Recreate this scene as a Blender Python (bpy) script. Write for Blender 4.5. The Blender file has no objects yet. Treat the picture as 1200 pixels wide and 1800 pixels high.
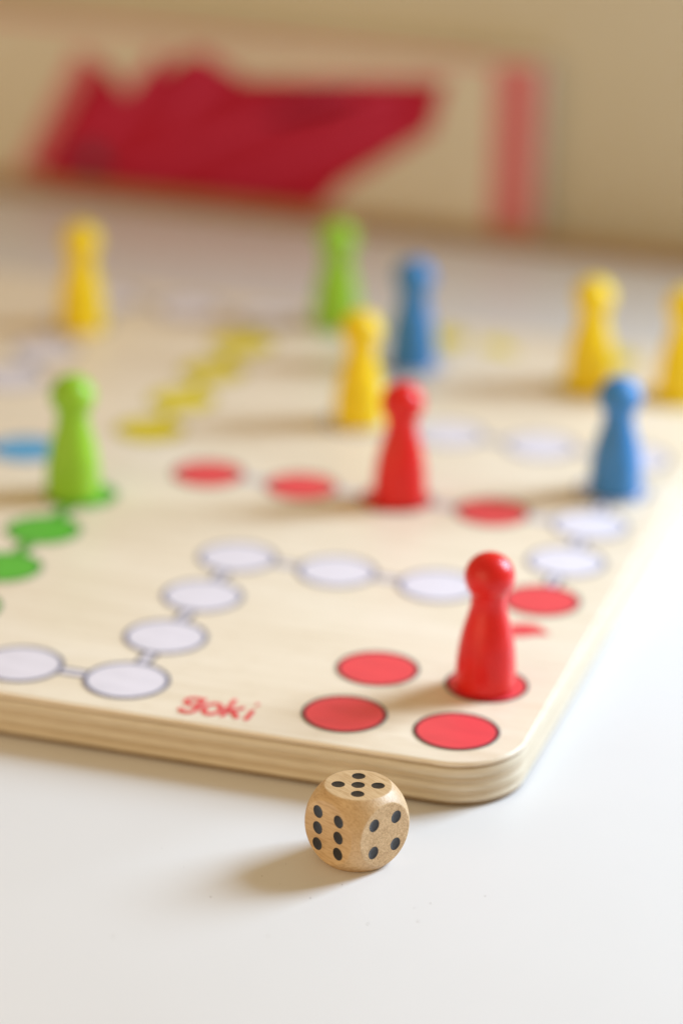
import bpy, bmesh, math, random
from mathutils import Vector, Matrix

sc = bpy.context.scene
COL = sc.collection
U = 0.025                      # one step of the board's grid, metres
rnd = random.Random(7)

# ------------------------------------------------------------------ camera
cam_d = bpy.data.cameras.new("camera")
cam = bpy.data.objects.new("camera", cam_d)
COL.objects.link(cam)
sc.camera = cam
R = [[0.9550559, 0.295439, 0.0241667], [0.1310156, -0.3475832, -0.9284508], [-0.2659006, 0.8898886, -0.3706685]]
C = [6.21037, -24.37702, 12.02128]
cam.matrix_world = Matrix(((R[0][0], -R[1][0], -R[2][0], C[0]*U),
                           (R[0][1], -R[1][1], -R[2][1], C[1]*U),
                           (R[0][2], -R[1][2], -R[2][2], C[2]*U),
                           (0, 0, 0, 1)))
cam_d.sensor_fit = 'VERTICAL'
cam_d.sensor_height = 36.0
cam_d.lens = 5723.26 / 1800 * 36
cam_d.clip_start = 0.02
cam_d.clip_end = 20
cam_d.dof.use_dof = True
cam_d.dof.focus_distance = 26.35 * U
cam_d.dof.aperture_fstop = 4.8

# ------------------------------------------------------------------ light
world = bpy.data.worlds.new("World")
sc.world = world
world.use_nodes = True
bg = world.node_tree.nodes["Background"]
bg.inputs[0].default_value = (1.0, 0.76, 0.45, 1)     # warm room
bg.inputs[1].default_value = 0.46

ld = bpy.data.lights.new("window_light", 'AREA')
ld.shape = 'RECTANGLE'
ld.size, ld.size_y = 0.34, 0.42
ld.energy = 14.0
ld.color = (0.68, 0.865, 1.08)
lo = bpy.data.objects.new("window_light", ld)
COL.objects.link(lo)
LP = Vector((20.0, 20.0, 17.4)) * U
lo.location = LP
lo.rotation_euler = (Vector((-0.75, -1.0, -0.5))).to_track_quat('-Z', 'Y').to_euler()

rl = bpy.data.lights.new("room_fill", 'AREA')     # added warm fill lamp, standing in for bounce from the room
rl.shape = 'RECTANGLE'
rl.size, rl.size_y = 0.8, 0.5
rl.energy = 2.1
rl.color = (1.0, 0.75, 0.46)
ro = bpy.data.objects.new("room_fill", rl)
COL.objects.link(ro)
ro.location = Vector((-13.0, -26.0, 10.0)) * U
ro.rotation_euler = (Vector((13.0, 25.0, -9.0))).to_track_quat('-Z', 'Y').to_euler()

sc.view_settings.view_transform = 'Standard'
sc.view_settings.look = 'None'
sc.view_settings.exposure = 0.0
sc.view_settings.gamma = 1.0

# ------------------------------------------------------------------ helpers
def lin(r, g, b):
    f = lambda c: (c/255/12.92) if c/255 <= 0.04045 else ((c/255+0.055)/1.055)**2.4
    return (f(r), f(g), f(b), 1)

def P(u, v, z=0.0):            # grid steps -> metres
    return Vector((-u*U, v*U, z*U))

def new_mat(name):
    m = bpy.data.materials.new(name)
    m.use_nodes = True
    nt = m.node_tree
    return m, nt, nt.nodes["Principled BSDF"]

def node(nt, t, **kw):
    n = nt.nodes.new(t)
    for k, v in kw.items():
        setattr(n, k, v)
    return n

def noise(nt, scale, detail=4, rough=.55, stretch=(1, 1, 1), coord='Object', rot=(0, 0, 0), dist=0.0):
    tc = node(nt, 'ShaderNodeTexCoord')
    mp = node(nt, 'ShaderNodeMapping')
    mp.inputs['Scale'].default_value = stretch
    mp.inputs['Rotation'].default_value = rot
    nz = node(nt, 'ShaderNodeTexNoise')
    nz.inputs['Scale'].default_value = scale
    nz.inputs['Detail'].default_value = detail
    nz.inputs['Roughness'].default_value = rough
    nz.inputs['Distortion'].default_value = dist
    nt.links.new(tc.outputs[coord], mp.inputs[0])
    nt.links.new(mp.outputs[0], nz.inputs['Vector'])
    return nz.outputs['Fac']

def ramp(nt, fac, stops):
    r = node(nt, 'ShaderNodeValToRGB')
    e = r.color_ramp.elements
    e[0].position, e[0].color = stops[0]
    e[1].position, e[1].color = stops[-1]
    for p, c in stops[1:-1]:
        x = e.new(p)
        x.color = c
    nt.links.new(fac, r.inputs[0])
    return r.outputs[0]

def mix(nt, fac, a, b, mode='MIX'):
    m = node(nt, 'ShaderNodeMix', data_type='RGBA', blend_type=mode)
    if hasattr(fac, 'links'): nt.links.new(fac, m.inputs[0])
    else: m.inputs[0].default_value = fac
    for i, s in ((6, a), (7, b)):
        if hasattr(s, 'links'): nt.links.new(s, m.inputs[i])
        else: m.inputs[i].default_value = s
    return m.outputs[2]

def bump(nt, b, fac, strength, dist):
    n = node(nt, 'ShaderNodeBump')
    n.inputs['Strength'].default_value = strength
    n.inputs['Distance'].default_value = dist
    nt.links.new(fac, n.inputs['Height'])
    nt.links.new(n.outputs[0], b.inputs['Normal'])

def scale_col(c, k): return (c[0]*k, c[1]*k, c[2]*k, 1)

# ------------------------------------------------------------------ materials
def m_paint(name, col, rough=.32, coat=.0):
    m, nt, b = new_mat(name)
    f = noise(nt, 160, 3)
    c = ramp(nt, f, [(.3, scale_col(col, .9)), (.7, scale_col(col, 1.06))])
    nt.links.new(c, b.inputs['Base Color'])
    r = node(nt, 'ShaderNodeMapRange')
    nt.links.new(noise(nt, 420, 3), r.inputs[0])
    r.inputs[3].default_value = rough-.06
    r.inputs[4].default_value = rough+.08
    nt.links.new(r.outputs[0], b.inputs['Roughness'])
    b.inputs['Specular IOR Level'].default_value = .42
    b.inputs['Coat Weight'].default_value = coat
    b.inputs['Coat Roughness'].default_value = .2
    bump(nt, b, noise(nt, 700, 3, stretch=(1, 1, .25)), .12, .0002)
    return m

def m_print(name, col, rough=.45):
    m, nt, b = new_mat(name)
    f = noise(nt, 260, 5, .6, stretch=(.25, 1, 1))
    c = ramp(nt, f, [(.28, scale_col(col, .88)), (.5, col), (.75, scale_col(col, 1.06))])
    nt.links.new(c, b.inputs['Base Color'])
    b.inputs['Roughness'].default_value = rough
    return m

def m_birch():
    m, nt, b = new_mat("birch_veneer")
    f1 = noise(nt, 22, 6, .6, stretch=(.28, 1, 1), dist=.8)
    f2 = noise(nt, 420, 4, .6, stretch=(.07, 1, 1))
    c1 = ramp(nt, f1, [(.30, (.80, .675, .51, 1)), (.5, (.86, .745, .585, 1)), (.72, (.89, .79, .65, 1))])
    c2 = ramp(nt, f2, [(.3, (.90, .87, .82, 1)), (.6, (1, 1, 1, 1))])
    f3 = noise(nt, 1.0, 2, .5, stretch=(130, 1500, 1500))          # short pores along the grain
    c3 = ramp(nt, f3, [(.27, (.80, .74, .64, 1)), (.36, (1, 1, 1, 1))])
    nt.links.new(mix(nt, 1.0, mix(nt, 1.0, c1, c2, 'MULTIPLY'), c3, 'MULTIPLY'), b.inputs['Base Color'])
    b.inputs['Roughness'].default_value = .42
    bump(nt, b, f2, .08, .0002)
    return m

def m_ply(name, dark, light):
    m, nt, b = new_mat(name)
    f1 = noise(nt, 1.0, 5, .65, stretch=(45, 45, 1500), dist=.3)
    f2 = noise(nt, 1.0, 3, .6, stretch=(220, 220, 5200))
    c1 = ramp(nt, f1, [(.32, dark), (.68, light)])
    c2 = ramp(nt, f2, [(.3, (.86, .83, .78, 1)), (.65, (1, 1, 1, 1))])
    nt.links.new(mix(nt, 1.0, c1, c2, 'MULTIPLY'), b.inputs['Base Color'])
    b.inputs['Roughness'].default_value = .5
    bump(nt, b, f2, .25, .0002)
    return m

def m_die():
    m, nt, b = new_mat("beech_wood")
    f1 = noise(nt, 1.0, 4, .6, stretch=(320, 60, 320), dist=.6)
    f2 = noise(nt, 1.0, 3, .65, stretch=(2600, 300, 2600))
    f3 = noise(nt, 1.0, 3, .65, stretch=(5200, 5200, 2600))
    c1 = ramp(nt, f1, [(.3, (.56, .365, .180, 1)), (.7, (.70, .490, .268, 1))])
    c2 = ramp(nt, f2, [(.34, (.80, .73, .64, 1)), (.55, (1, 1, 1, 1))])
    c = mix(nt, 1.0, c1, c2, 'MULTIPLY')
    # end grain: open pores on the two faces that cut the fibres
    g = node(nt, 'ShaderNodeNewGeometry')
    tr = node(nt, 'ShaderNodeVectorTransform', vector_type='NORMAL', convert_from='WORLD', convert_to='OBJECT')
    nt.links.new(g.outputs['True Normal'], tr.inputs[0])
    sx = node(nt, 'ShaderNodeSeparateXYZ')
    nt.links.new(tr.outputs[0], sx.inputs[0])
    ab = node(nt, 'ShaderNodeMath', operation='ABSOLUTE')
    nt.links.new(sx.outputs[1], ab.inputs[0])
    mr = node(nt, 'ShaderNodeMapRange')
    mr.inputs[1].default_value, mr.inputs[2].default_value = .90, .99
    nt.links.new(ab.outputs[0], mr.inputs[0])
    speck = ramp(nt, f3, [(.34, (.74, .67, .58, 1)), (.5, (1, 1, 1, 1)), (.66, (1.18, 1.2, 1.24, 1))])
    c = mix(nt, mr.outputs[0], c, mix(nt, 1.0, c, speck, 'MULTIPLY'))
    nt.links.new(c, b.inputs['Base Color'])
    b.inputs['Roughness'].default_value = .47
    h = node(nt, 'ShaderNodeMix', data_type='FLOAT')
    nt.links.new(mr.outputs[0], h.inputs[0])
    nt.links.new(f2, h.inputs[2])
    nt.links.new(f3, h.inputs[3])
    bump(nt, b, h.outputs[0], .35, .00022)
    return m

def m_pip():
    m, nt, b = new_mat("black_pip_paint")
    b.inputs['Base Color'].default_value = (.012, .012, .014, 1)
    b.inputs['Roughness'].default_value = .28
    bump(nt, b, noise(nt, 2200, 3, .6), .35, .0002)
    return m

def m_table():
    m, nt, b = new_mat("white_lacquer")
    f = noise(nt, 9, 4, .5)
    c = ramp(nt, f, [(.3, (.725, .708, .695, 1)), (.7, (.75, .733, .72, 1))])
    nt.links.new(c, b.inputs['Base Color'])
    r = node(nt, 'ShaderNodeMapRange')
    nt.links.new(noise(nt, 60, 5, .6), r.inputs[0])
    r.inputs[3].default_value, r.inputs[4].default_value = .36, .48
    nt.links.new(r.outputs[0], b.inputs['Roughness'])
    bump(nt, b, noise(nt, 260, 3, .5), .04, .0003)
    return m

def m_plain(name, a, bcol, scale=30, rough=.7, stretch=(1, 1, 1)):
    m, nt, b = new_mat(name)
    nt.links.new(ramp(nt, noise(nt, scale, 4, stretch=stretch), [(.3, a), (.7, bcol)]), b.inputs['Base Color'])
    b.inputs['Roughness'].default_value = rough
    if rough > .65: b.inputs['Specular IOR Level'].default_value = .15
    return m

M = dict(
    birch=m_birch(),
    ply_a=m_ply("ply_pale", (.67, .565, .405, 1), (.77, .67, .51, 1)),
    ply_b=m_ply("ply_brown", (.56, .44, .285, 1), (.69, .565, .40, 1)),
    ply_d=m_ply("ply_seam", (.30, .18, .085, 1), (.56, .40, .23, 1)),
    ply_c=m_ply("ply_contact_shade", (.20, .115, .05, 1), (.38, .24, .11, 1)),  # brown veneer with the board's contact shadow put into its colour
    red=m_paint("red_paint", lin(224, 26, 20), .30),
    yellow=m_paint("yellow_paint", lin(248, 214, 14), .34),
    blue=m_paint("blue_paint", lin(58, 130, 194), .34),
    green=m_paint("green_paint", lin(150, 202, 46), .32),
    p_red=m_print("red_print", lin(232, 74, 80)),
    p_green=m_print("green_print", lin(92, 182, 58)),
    p_blue=m_print("blue_print", lin(88, 168, 214)),
    p_yellow=m_print("yellow_print", lin(226, 206, 40)),
    p_white=m_print("white_print", lin(228, 221, 229)),
    p_grey=m_print("grey_outline", lin(92, 92, 118)),
    p_line=m_print("grey_line", lin(58, 56, 78)),
    p_dark=m_print("dark_outline", lin(54, 22, 40)),
    p_dgreen=m_print("dark_green_outline", lin(36, 104, 34)),
    p_dblue=m_print("dark_blue_outline", lin(34, 78, 120)),
    p_dyellow=m_print("dark_yellow_outline", lin(168, 148, 20)),
    die=m_die(), pip=m_pip(), table=m_table(),
    speck=m_plain("dust_brown", (.16, .11, .08, 1), (.3, .22, .16, 1), 900),
    wall=m_plain("cream_wall", (.66, .59, .455, 1), (.70, .63, .495, 1), 6, .85),
    trim=m_plain("oak_strip", (.36, .20, .07, 1), (.46, .28, .11, 1), 40, .5, (.2, 1, 1)),
    card=m_plain("cream_card", (.72, .65, .53, 1), (.78, .71, .59, 1), 20, .6),
    cover_red=m_plain("red_cover_print", (.48, .014, .046, 1), (.58, .024, .062, 1), 14, .8, (.5, 1, 2.4)),
    cover_crimson=m_plain("crimson_cover_print", (.60, .035, .10, 1), (.66, .055, .13, 1), 14, .8),
    cover_pink=m_plain("rose_cover_print", (.68, .19, .20, 1), (.74, .23, .24, 1), 14, .5),
    cover_dark=m_plain("violet_cover_print", (.12, .03, .08, 1), (.16, .05, .11, 1), 14, .5),
)

# ------------------------------------------------------------------ object makers
def link_mesh(name, me, mats=(), parent=None, smooth=False):
    o = bpy.data.objects.new(name, me)
    COL.objects.link(o)
    for m in mats:
        if me.materials.find(m.name) < 0:
            me.materials.append(m)
    if parent: o.parent = parent
    if smooth: me.polygons.foreach_set('use_smooth', [True]*len(me.polygons))
    return o

def mesh_py(name, verts, faces, mats, parent=None, smooth=False, matidx=None):
    me = bpy.data.meshes.new(name)
    me.from_pydata([tuple(v) for v in verts], [], faces)
    me.update()
    o = link_mesh(name, me, mats, parent, smooth)
    if matidx: me.polygons.foreach_set('material_index', matidx)
    return o

def copy_obj(src, name=None, parent=None, loc=None):
    o = src.copy()
    if name: o.name = name
    COL.objects.link(o)
    if parent: o.parent = parent
    if loc is not None: o.location = loc
    return o

def thing(name, label, cat, loc=(0, 0, 0), group=None, rz=0):
    o = bpy.data.objects.new(name, None)
    o.empty_display_size = .01
    COL.objects.link(o)
    o.location = loc
    o.rotation_euler = (0, 0, rz)
    tag(o, label, cat, group)
    return o

def tag(o, label=None, cat=None, group=None, kind=None):
    if label: o['label'] = label
    if cat: o['category'] = cat
    if group: o['group'] = group
    if kind: o['kind'] = kind
    return o

def box(name, x0, x1, y0, y1, z0, z1, mat, parent=None, bev=0.0):
    bm = bmesh.new()
    bmesh.ops.create_cube(bm, size=1)
    for v in bm.verts:
        v.co = Vector(((x0+x1)/2+v.co.x*(x1-x0), (y0+y1)/2+v.co.y*(y1-y0), (z0+z1)/2+v.co.z*(z1-z0)))
    if bev:
        bmesh.ops.bevel(bm, geom=list(bm.edges), offset=bev, segments=3, affect='EDGES', profile=.5)
    me = bpy.data.meshes.new(name)
    bm.to_mesh(me); bm.free()
    return link_mesh(name, me, [mat], parent)

def lathe(name, prof, mat, parent=None, seg=64):
    vs, fs = [], []
    for r, z in prof:
        for k in range(seg):
            a = 2*math.pi*k/seg
            vs.append((r*1.035*U*math.cos(a), r*1.035*U*math.sin(a), z*U))
    n = len(prof)
    for i in range(n-1):
        for k in range(seg):
            k2 = (k+1) % seg
            fs.append((i*seg+k, i*seg+k2, (i+1)*seg+k2, (i+1)*seg+k))
    fs.append(tuple(reversed(range(seg))))
    fs.append(tuple((n-1)*seg+k for k in range(seg)))
    return mesh_py(name, vs, fs, [mat], parent, True)

def smooth_profile(pts, n=8):
    out = []
    for i in range(len(pts)-1):
        p0 = pts[max(i-1, 0)]; p1 = pts[i]; p2 = pts[i+1]; p3 = pts[min(i+2, len(pts)-1)]
        for k in range(n):
            t = k/n
            q = []
            for a in range(2):
                q.append(.5*((2*p1[a]) + (-p0[a]+p2[a])*t + (2*p0[a]-5*p1[a]+4*p2[a]-p3[a])*t*t
                             + (-p0[a]+3*p1[a]-3*p2[a]+p3[a])*t**3))
            out.append(tuple(q))
    out.append(pts[-1])
    return out

def smooth_profile3(pts, n=6):
    xy = smooth_profile([(p[0], p[1]) for p in pts], n)
    w = smooth_profile([(p[2], 0) for p in pts], n)
    return [(a[0], a[1], b_[0]) for a, b_ in zip(xy, w)]

# ------------------------------------------------------------------ the setting: table, wall
TZ = -0.42                      # table surface, grid steps below the board's face
WV = 15.75                      # back wall
tb = box("table_top", -34*U, 30*U, -16*U, (WV-.02)*U, (TZ-1.2)*U, TZ*U, M['table'], None, .0012)
tag(tb, "white lacquered table top under the game board and the die", "table")

wall = box("back_wall", -34*U, 8.8*U, WV*U, (WV+3)*U, (TZ-1.2)*U, 26*U, M['wall'])
tag(wall, "plain cream wall in shade behind the table", "wall", kind='structure')

strip = box("wooden_strip", -34*U, 8.8*U, 15.05*U, 15.2*U, TZ*U, (TZ+.20)*U, M['trim'], None, .0008)
tag(strip, "thin brown wooden strip along the back edge of the white table", "edging")

# dust on the lacquer
bm = bmesh.new()
spots = [(.98, -2.28), (.80, -2.36), (.86, -2.02), (.33, -2.2), (-.32, -2.38), (-.42, -2.26), (-.41, -2.58), (1.62, -2.35),
         (1.9, -2.1), (-.05, -2.75), (.62, -3.2), (-1.15, -4.2), (1.75, -3.6), (-.8, -2.0), (.5, -2.5), (1.25, -2.75)]
for (u, v) in spots:
    s = rnd.uniform(.0025, .0065)*U
    c = P(u, v, TZ) + Vector((0, 0, s*.3))
    mt = Matrix.Translation(c) @ Matrix.Rotation(rnd.uniform(0, 6.28), 4, 'Z') @ Matrix.Diagonal((s*rnd.uniform(1, 2.2), s*.7, s*.5, 1))
    bmesh.ops.create_icosphere(bm, subdivisions=1, radius=1, matrix=mt)
me = bpy.data.meshes.new("dust_specks"); bm.to_mesh(me); bm.free()
tag(link_mesh("dust_specks", me, [M['speck']]), "tiny brown dust specks scattered on the white table around the die", "dust", kind='stuff')

# ------------------------------------------------------------------ packaging behind the board
bx = thing("game_box", "long cream and red cardboard box standing against the back wall", "box", P(7.0, 15.5, TZ))
def bxl(u, v, z): return P(u, v, z) - bx.location
def bbox(name, u0, u1, v0, v1, z0, z1, mat, bev=.0006):
    a, b_ = bxl(u0, v0, z0), bxl(u1, v1, z1)
    return box(name, min(a.x, b_.x), max(a.x, b_.x), a.y, b_.y, a.z, b_.z, mat, bx, bev)
bbox("carton", 3.10, 11.2, 15.25, 15.70, TZ, 2.02, M['card'])
def poly_print(name, pts, mat, v=15.245, th=.01):
    n = len(pts)
    vs = [bxl(u, v-th, z) for u, z in pts] + [bxl(u, v, z) for u, z in pts]
    fs = [tuple(range(n)), tuple(reversed(range(n, 2*n)))] + [(i, n+i, n+(i+1) % n, (i+1) % n) for i in range(n)]
    o = mesh_py(name, vs, fs, [mat], bx)
    bm = bmesh.new(); bm.from_mesh(o.data)
    bmesh.ops.recalc_face_normals(bm, faces=bm.faces[:]); bm.to_mesh(o.data); bm.free()
    return o
poly_print("red_motif", [(9.2, 1.50), (10.1, -.16), (9.6, -.30), (6.1, -.32), (5.75, .12), (4.55, .98), (4.38, 1.68),
                         (7.1, 1.44), (7.7, 1.74), (8.0, 1.64), (8.5, 1.2), (8.75, 1.05), (9.0, 1.4)], M['cover_red'])
poly_print("rose_edge", [(10.4, -.3), (10.12, -.16), (9.22, 1.5), (9.45, 1.6)], M['cover_pink'])
poly_print("rose_band", [(3.12, -.38), (3.74, -.38), (3.74, 1.98), (3.12, 1.98)], M['cover_pink'])
poly_print("top_band", [(3.80, 1.93), (11.1, 1.93), (11.1, 2.0), (3.80, 2.0)], M['cover_pink'])
for (ua, za, ub, zb_, w) in ((8.9, -.05, 5.6, 1.45, .12), (7.6, -.1, 4.9, 1.15, .10), (9.3, .35, 8.2, 1.6, .10), (8.3, .75, 7.4, 1.5, .14), (6.9, .95, 5.0, 1.50, .07)):
    poly_print("red_streak", [(ua, za), (ua-.25, za), (ub, zb_-w), (ub+.1, zb_+w)], M['cover_crimson'], 15.233, .005)
poly_print("violet_mark", [(9.5, .02), (9.05, -.05), (9.1, .26), (9.35, .3)], M['cover_dark'], 15.232, .006)

# ------------------------------------------------------------------ the board
B0, B1, RC = -.605, 10.605, .62
board = thing("game_board", "square plywood game board with rounded corners and printed coloured circles", "game board", (0, 0, TZ*U))
def zb(z): return (z-TZ)*U     # height in the board's own frame

def outline(ins, seg=18):
    a, b_, r = B0+ins, B1-ins, RC-ins
    pts = []
    for cu, cv, a0 in ((a+r, a+r, 180), (b_-r, a+r, 270), (b_-r, b_-r, 0), (a+r, b_-r, 90)):
        for k in range(seg+1):
            t = math.radians(a0+90*k/seg)
            pts.append((cu+r*math.cos(t), cv+r*math.sin(t)))
    return pts

def layer(name, rings, mat, cap_top=True, mat_top=None):
    """rings: (inset, z) from the bottom up"""
    vs, fs, mi = [], [], []
    n = None
    for ins, z in rings:
        ol = outline(ins)
        n = len(ol)
        for u, v in ol:
            vs.append((-u*U, v*U, zb(z)))
    for i in range(len(rings)-1):
        for k in range(n):
            k2 = (k+1) % n
            fs.append((i*n+k2, i*n+k, (i+1)*n+k, (i+1)*n+k2)); mi.append(0)
    fs.append(tuple(range(n))); mi.append(0)
    base = (len(rings)-1)*n
    fs.append(tuple(base+k for k in reversed(range(n)))); mi.append(1 if mat_top else 0)
    o = mesh_py(name, vs, fs, [mat]+([mat_top] if mat_top else []), board, False, mi)
    for p in o.data.polygons:
        if len(p.vertices) == 4: p.use_smooth = True
    return o

def ply(z0, z1, mat, ins):
    e, g = .004, .0006
    layer("ply_layer", [(ins+.003, z0+g), (ins, z0+e), (ins, z1-e), (ins+.003, z1-g)], mat)

layer("top_veneer", [(.002, -.040), (.0, -.034), (.001, -.014), (.006, -.005), (.014, 0)], M['birch'], True)
zs = [-.0405, -.060, -.150, -.205, -.275, -.318, -.372]
mats = [M['ply_d'], M['ply_a'], M['ply_b'], M['ply_a'], M['ply_b'], M['ply_a']]
for i in range(6):
    ply(zs[i+1], zs[i], mats[i], [.006, .0, .0015, .0, .002, .0005][i])
layer("bottom_veneer_shade", [(.05, TZ+.001), (.03, TZ+.006), (.012, -.40), (.006, -.380), (.012, -.373)], M['ply_c'])  # bottom veneer; its dark colour also paints the contact shadow on the table

# --- printed circles
def disc_mesh(name, r, mat, seg=64):
    me = bpy.data.meshes.new(name)
    me.from_pydata([(r*U*math.cos(2*math.pi*k/seg), r*U*math.sin(2*math.pi*k/seg), 0) for k in range(seg)], [], [tuple(range(seg))])
    me.materials.append(mat); return me
def ring_mesh(name, r0, r1, mat, seg=64):
    me = bpy.data.meshes.new(name)
    vs = [(r*U*math.cos(2*math.pi*k/seg), r*U*math.sin(2*math.pi*k/seg), 0) for r in (r0, r1) for k in range(seg)]
    me.from_pydata(vs, [], [(k, seg+k, seg+(k+1) % seg, (k+1) % seg) for k in range(seg)])
    me.materials.append(mat); return me
Z_LINK, Z_FILL, Z_RING = .003, .005, .007
fill, ring = {}, {}
for c, d in (('red', 'dark'), ('green', 'dgreen'), ('blue', 'dblue'), ('yellow', 'dyellow'), ('white', 'grey')):
    big = .385 if c == 'white' else .372
    w = .037 if c == 'white' else .030
    fill[c] = disc_mesh("disc_"+c, big-w*.5, M['p_'+c])
    ring[c] = ring_mesh("ring_"+c, big-w, big, M['p_'+d])

def field(name, u, v, c):
    o = link_mesh(name, fill[c], (), board)
    o.location = (-u*U, v*U, zb(Z_FILL))
    r = link_mesh("outline", ring[c], (), o)
    r.location = (0, 0, (Z_RING-Z_FILL)*U)

def link(u0, v0, u1, v1, c, d):
    du, dv = u1-u0, v1-v0
    L = math.hypot(du, dv); du /= L; dv /= L
    pu, pv = -dv, du
    a, b_ = .372, L-.372
    vs, fs, mi = [], [], []
    for s0, s1, m in ((-.075, -.042, 1), (-.042, .042, 0), (.042, .075, 1)):
        k = len(vs)
        for t, s in ((a, s0), (b_, s0), (b_, s1), (a, s1)):
            vs.append((-(u0+du*t+pu*s)*U, (v0+dv*t+pv*s)*U, zb(Z_LINK)))
        fs.append((k+3, k+2, k+1, k)); mi.append(m)
    o = mesh_py("link_line", vs, fs, [M['p_'+c], M['p_'+d]], board, False, mi)
    for p in o.data.polygons:
        if p.normal.z < 0:
            o.data.flip_normals(); break

def rot90(u, v, k):
    for _ in range(k):
        u, v = v, 10-u
    return u, v
quarter = [(3, 0), (3, 1), (3, 2), (3, 3), (2, 3), (1, 3), (0, 3), (0, 4), (0, 5), (0, 6)]
# rot90 by k turns the near-right quarter round the board (v,10-u)
path, tone = [], []
for k in range(4):
    for q in quarter:
        path.append(rot90(*q, k))
start = {(0, 3): 'red', (3, 10): 'yellow', (10, 7): 'blue', (7, 0): 'green'}
# order the ring by walking neighbours
todo = set(path); cur = (3, 0); walk = [cur]; todo.discard(cur)
todo2 = set(todo)
while todo2:
    nxt = [p for p in todo2 if abs(p[0]-cur[0])+abs(p[1]-cur[1]) == 1]
    if not nxt: break
    cur = nxt[0]; walk.append(cur); todo2.discard(cur)
for p in walk:
    field("start_field" if p in start else "track_field", p[0], p[1], start.get(p, 'white'))
for a, b_ in zip(walk, walk[1:]+walk[:1]):
    link(*a, *b_, 'white', 'line')
lanes = {'red': [(i, 5) for i in (1, 2, 3, 4)], 'green': [(5, i) for i in (1, 2, 3, 4)],
         'yellow': [(5, i) for i in (9, 8, 7, 6)], 'blue': [(i, 5) for i in (9, 8, 7, 6)]}
entry = {'red': (0, 5), 'green': (5, 0), 'yellow': (5, 10), 'blue': (10, 5)}
outl = {'red': 'dark', 'green': 'dgreen', 'yellow': 'dyellow', 'blue': 'dblue'}
for c, ps in lanes.items():
    for p in ps: field("goal_field", *p, c)
    for a, b_ in zip([entry[c]]+ps, ps):
        link(*a, *b_, c if c != 'red' else 'white', outl[c] if c != 'red' else 'grey')
homes = {'red': (0, 0), 'yellow': (0, 9), 'blue': (9, 9), 'green': (9, 0)}
for c, (hu, hv) in homes.items():
    for i in (0, 1):
        for j in (0, 1):
            field("home_field", hu+i, hv+j, c)

# --- strokes: flat printed ribbons with round ends
def ribbon(name, strokes, width, mat, parent, z, xf):
    vs, fs = [], []
    lift = 0
    def add(poly):
        k = len(vs); vs.extend(poly); fs.append(tuple(range(k, k+len(poly))))
    for st in strokes:
        pts, closed = st
        n = len(pts)
        L, Rr = [], []
        for i in range(n):
            p = pts[i]
            a = pts[(i-1) % n] if (closed or i > 0) else pts[i]
            b_ = pts[(i+1) % n] if (closed or i < n-1) else pts[i]
            dx, dy = b_[0]-a[0], b_[1]-a[1]
            l = math.hypot(dx, dy) or 1
            w = width/2*(p[2] if len(p) > 2 else 1)
            L.append((p[0]-dy/l*w, p[1]+dx/l*w)); Rr.append((p[0]+dy/l*w, p[1]-dx/l*w))
        lift += 1
        base = len(vs)
        L = [(p[0], p[1], lift) for p in L]; Rr = [(p[0], p[1], lift) for p in Rr]
        vs.extend(L); vs.extend(Rr)
        m = n if closed else n-1
        for i in range(m):
            j = (i+1) % n
            fs.append((base+n+i, base+n+j, base+j, base+i))
        if not closed:
            for i, (e, s) in enumerate(((0, -1), (n-1, 1))):
                p = pts[e]; q = pts[e-1] if e else pts[1]
                ang = math.atan2(p[1]-q[1], p[0]-q[0])
                w = width/2*(p[2] if len(p) > 2 else 1)
                add([(p[0]+w*math.cos(ang-math.pi/2+math.pi*k/8), p[1]+w*math.sin(ang-math.pi/2+math.pi*k/8), lift+.4) for k in range(9)])
    v3 = []
    for x, y, h in vs:
        u, v = xf(x, y)
        v3.append((-u*U, v*U, zb(z+.0012*h)))
    return mesh_py(name, v3, fs, [mat], parent)

def arc(cx, cy, rx, ry, a0, a1, n=20):
    return [(cx+rx*math.cos(math.radians(a0+(a1-a0)*k/n)), cy+ry*math.sin(math.radians(a0+(a1-a0)*k/n))) for k in range(n+1)]

# maker's lettering near the front edge; x to the right along the edge, y away from it
def word_xf(x, y): return (2.385-x*1.04, -.49+1.25*y)
letters = {
    'g': [(arc(.085, .222, .066, .055, 0, 360, 24)[:-1], True), ([(.151, .275), (.153, .12)] , False), (arc(.085, .105, .068, .06, 10, -150, 12), False)],
    'o': [(arc(.275, .155, .068, .085, 0, 360, 24)[:-1], True)],
    'k': [([(.395, .08), (.395, .335)], False), ([(.405, .15), (.505, .235)], False), ([(.435, .175), (.515, .085)], False)],
    'i': [([(.60, .08), (.60, .215)], False), ([(.60, .325, .8), (.601, .328, .8)], False)],
}
for ch, st in letters.items():
    ribbon("letter", st, .046, M['p_red'], board, .004, word_xf)

# start arrows: a bold crescent beside each start field
for k, c in enumerate(('red', 'yellow', 'blue', 'green')):
    def xf(x, y, k=k): return rot90(x, y, k)
    a = smooth_profile3([(.17, 2.04, .7), (.11, 2.17, 1.0), (.03, 2.26, 1.25), (-.06, 2.29, 1.3), (-.14, 2.285, .8), (-.22, 2.268, .3)])
    ribbon("start_mark", [(a, False)], .24, M['p_'+c], board, .004, xf)

# make every flat print face up
for o in list(board.children):
    if o.name.startswith(("letter", "start_mark")):
        me = o.data
        bm = bmesh.new(); bm.from_mesh(me)
        for f_ in bm.faces:
            f_.normal_update()
            if f_.normal.z < 0: f_.normal_flip()
        bm.to_mesh(me); bm.free()

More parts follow.
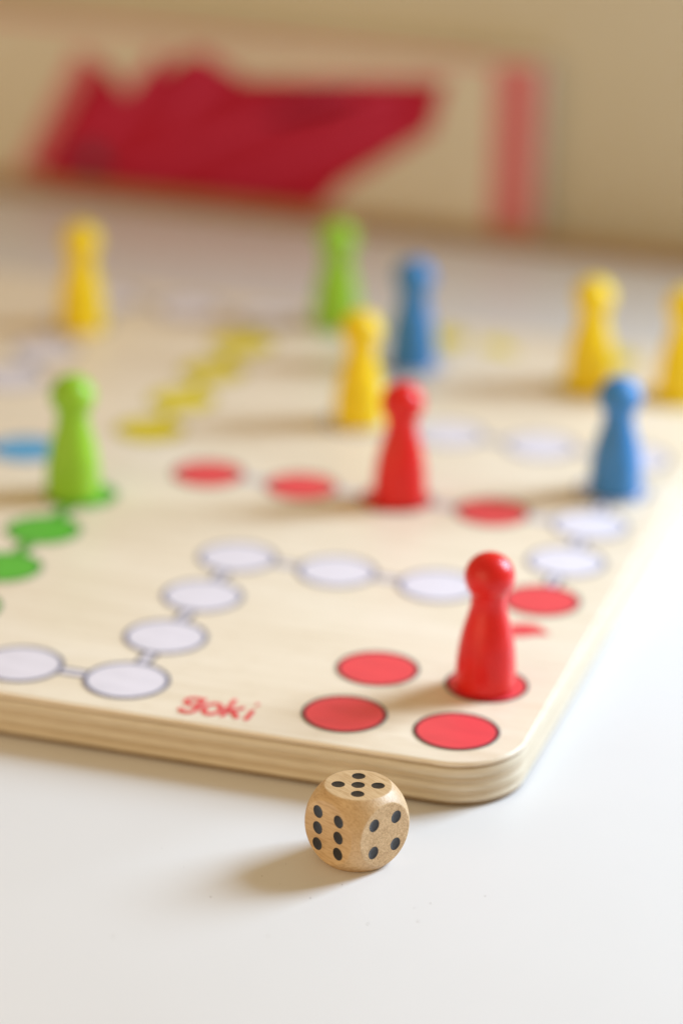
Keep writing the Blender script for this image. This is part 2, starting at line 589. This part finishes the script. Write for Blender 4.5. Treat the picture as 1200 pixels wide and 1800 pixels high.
# ------------------------------------------------------------------ pawns
body_prof = [(.236, 0.0), (.252, .006), (.259, .02)] + smooth_profile(
    [(.260, .035), (.260, .10), (.257, .20), (.249, .32), (.234, .44), (.209, .56), (.179, .67), (.157, .76), (.151, .83), (.155, .885), (.163, .93)], 5)
HZ, HR = 1.045, .216
head_prof = []
for i in range(41):
    t = -58 + 148*i/40
    t = math.radians(min(t, 89.3))
    r, z = HR*math.cos(t), HZ+HR*math.sin(t)
    d = (z-.972)/.012
    r -= .0045*math.exp(-d*d)          # fine turning groove under the ball's middle
    head_prof.append((r, z))
protos = {}
def pawn(u, v, c, label):
    t = thing("game_pawn", label, "pawn", P(u, v, .0085), "pawns standing on the game board", rnd.uniform(0, 6))
    if c not in protos:
        b_ = lathe("body", body_prof, M[c], t)
        h = lathe("head", head_prof, M[c], t)
        protos[c] = (b_, h)
    else:
        for s, nm in zip(protos[c], ("body", "head")):
            copy_obj(s, nm, t)
    k = rnd.uniform(.975, 1.025)                   # hand-turned pieces differ a little
    t.scale = (k, k, rnd.uniform(.985, 1.01))
    return t
pawn(0.0, .945, 'red', "glossy red pawn on a red home circle at the near corner, closest to the die")
pawn(1.95, 4.95, 'red', "blurred red pawn further back, standing in the row of red goal circles")
pawn(-.03, 5.96, 'blue', "blue pawn near the right edge of the board, on the white track")
pawn(2.98, 8.97, 'blue', "small blurred blue pawn behind the red one, beside the lime green pawn")
pawn(2.99, 6.98, 'yellow', "yellow pawn overlapping the far green pawn, left of the small blue one")
pawn(.95, 9.03, 'yellow', "yellow pawn at the right, partly behind the blue pawn's head")
pawn(-.08, 9.06, 'yellow', "yellow pawn cut off by the right side of the photo")
pawn(6.90, 8.86, 'yellow', "lone blurred yellow pawn at the far left of the board")
pawn(5.07, 3.97, 'green', "lime green pawn at the left on the chain of green circles")
pawn(4.19, 10.0, 'green', "blurred lime green pawn at the far edge, behind a yellow pawn")

# ------------------------------------------------------------------ the die
S = .650
H = S/2
SR = .4245                       # radius the cube's corners are tumbled to
die = thing("wooden_die", "natural wooden die with black pips showing five on top, in front of the board", "die",
            P(.366, -1.70, TZ), rz=math.radians(60.4))
PR, PD = .0535, .007
def pips_of(n, a=.187, six=(.185, .223)):
    o = a*S
    return {1: [(0, 0)], 2: [(-o, o), (o, -o)], 3: [(-o, o), (0, 0), (o, -o)],
            4: [(-o, o), (o, o), (-o, -o), (o, -o)],
            5: [(-o, o), (o, o), (-o, -o), (o, -o), (0, 0)],
            6: [(s*six[0]*S, k*six[1]*S) for s in (-1, 1) for k in (-1, 0, 1)]}[n]
EX, EY, EZ = Vector((1, 0, 0)), Vector((0, 1, 0)), Vector((0, 0, 1))
# normal, in-face right, in-face up, pips
faces6 = [(EZ, EX, EY, 5), (-EZ, EX, -EY, 2), (-EX, -EY, EZ, 6), (EX, EY, EZ, 1), (-EY, EX, EZ, 4), (EY, -EX, EZ, 3)]
def soft(a, b_, k):              # smooth minimum
    h = max(k-abs(a-b_), 0)/k
    return min(a, b_)-h*h*k*.25
bm = bmesh.new()
N = 110
for nrm, ax, ay, n in faces6:
    pp = pips_of(n, .188 if n == 4 else .175)
    grid = []
    for i in range(N+1):
        row = []
        for j in range(N+1):
            # equal-angle spacing over the cube-sphere
            a = math.tan(math.pi/4*(2*i/N-1)); c = math.tan(math.pi/4*(2*j/N-1))
            d = (nrm + ax*a + ay*c).normalized()
            m = max(abs(d.x), abs(d.y), abs(d.z))
            r = soft(H/m, SR, .004)
            p = d*r
            q = (p.dot(ax), p.dot(ay))
            for pu, pv in pp:
                e = math.hypot(q[0]-pu, q[1]-pv)/PR
                if e < 1.12:
                    t = max(0, 1-(e/1.06)**4)
                    p = p - nrm*PD*t
                    break
            row.append(bm.verts.new((p+EZ*H)*U))
        grid.append(row)
    for i in range(N):
        for j in range(N):
            bm.faces.new((grid[i][j], grid[i+1][j], grid[i+1][j+1], grid[i][j+1]))
bmesh.ops.remove_doubles(bm, verts=bm.verts, dist=1e-7)
bmesh.ops.recalc_face_normals(bm, faces=bm.faces[:])
me = bpy.data.meshes.new("die_body"); bm.to_mesh(me); bm.free()
link_mesh("die_body", me, [M['die']], die, True)
# the painted hollows
pm = None
for nrm, ax, ay, n in faces6:
    for pu, pv in pips_of(n, .188 if n == 4 else .175):
        if pm is None:
            vs, fs = [(0, 0, 0)], []
            rr = [.25, .5, .75, .9, .98, 1.02]
            for e in rr:
                for k in range(36):
                    t = 2*math.pi*k/36
                    vs.append((PR*U*e*math.cos(t), PR*U*e*math.sin(t), (-PD*max(0, 1-(e/1.06)**4)+.0022 if e < 1 else -.0005)*U))
            vs[0] = (0, 0, (-PD+.0022)*U)
            for k in range(36): fs.append((0, 1+k, 1+(k+1) % 36))
            for i in range(len(rr)-1):
                for k in range(36):
                    k2 = (k+1) % 36
                    fs.append((1+i*36+k, 1+(i+1)*36+k, 1+(i+1)*36+k2, 1+i*36+k2))
            p0 = mesh_py("pip", vs, fs, [M['pip']], die, True)
            pm = p0
        else:
            p0 = copy_obj(pm, "pip", die)
        mt = Matrix((ax, ay, nrm)).transposed().to_4x4()
        mt.translation = (nrm*H + ax*pu + ay*pv + EZ*H)*U
        p0.matrix_local = mt
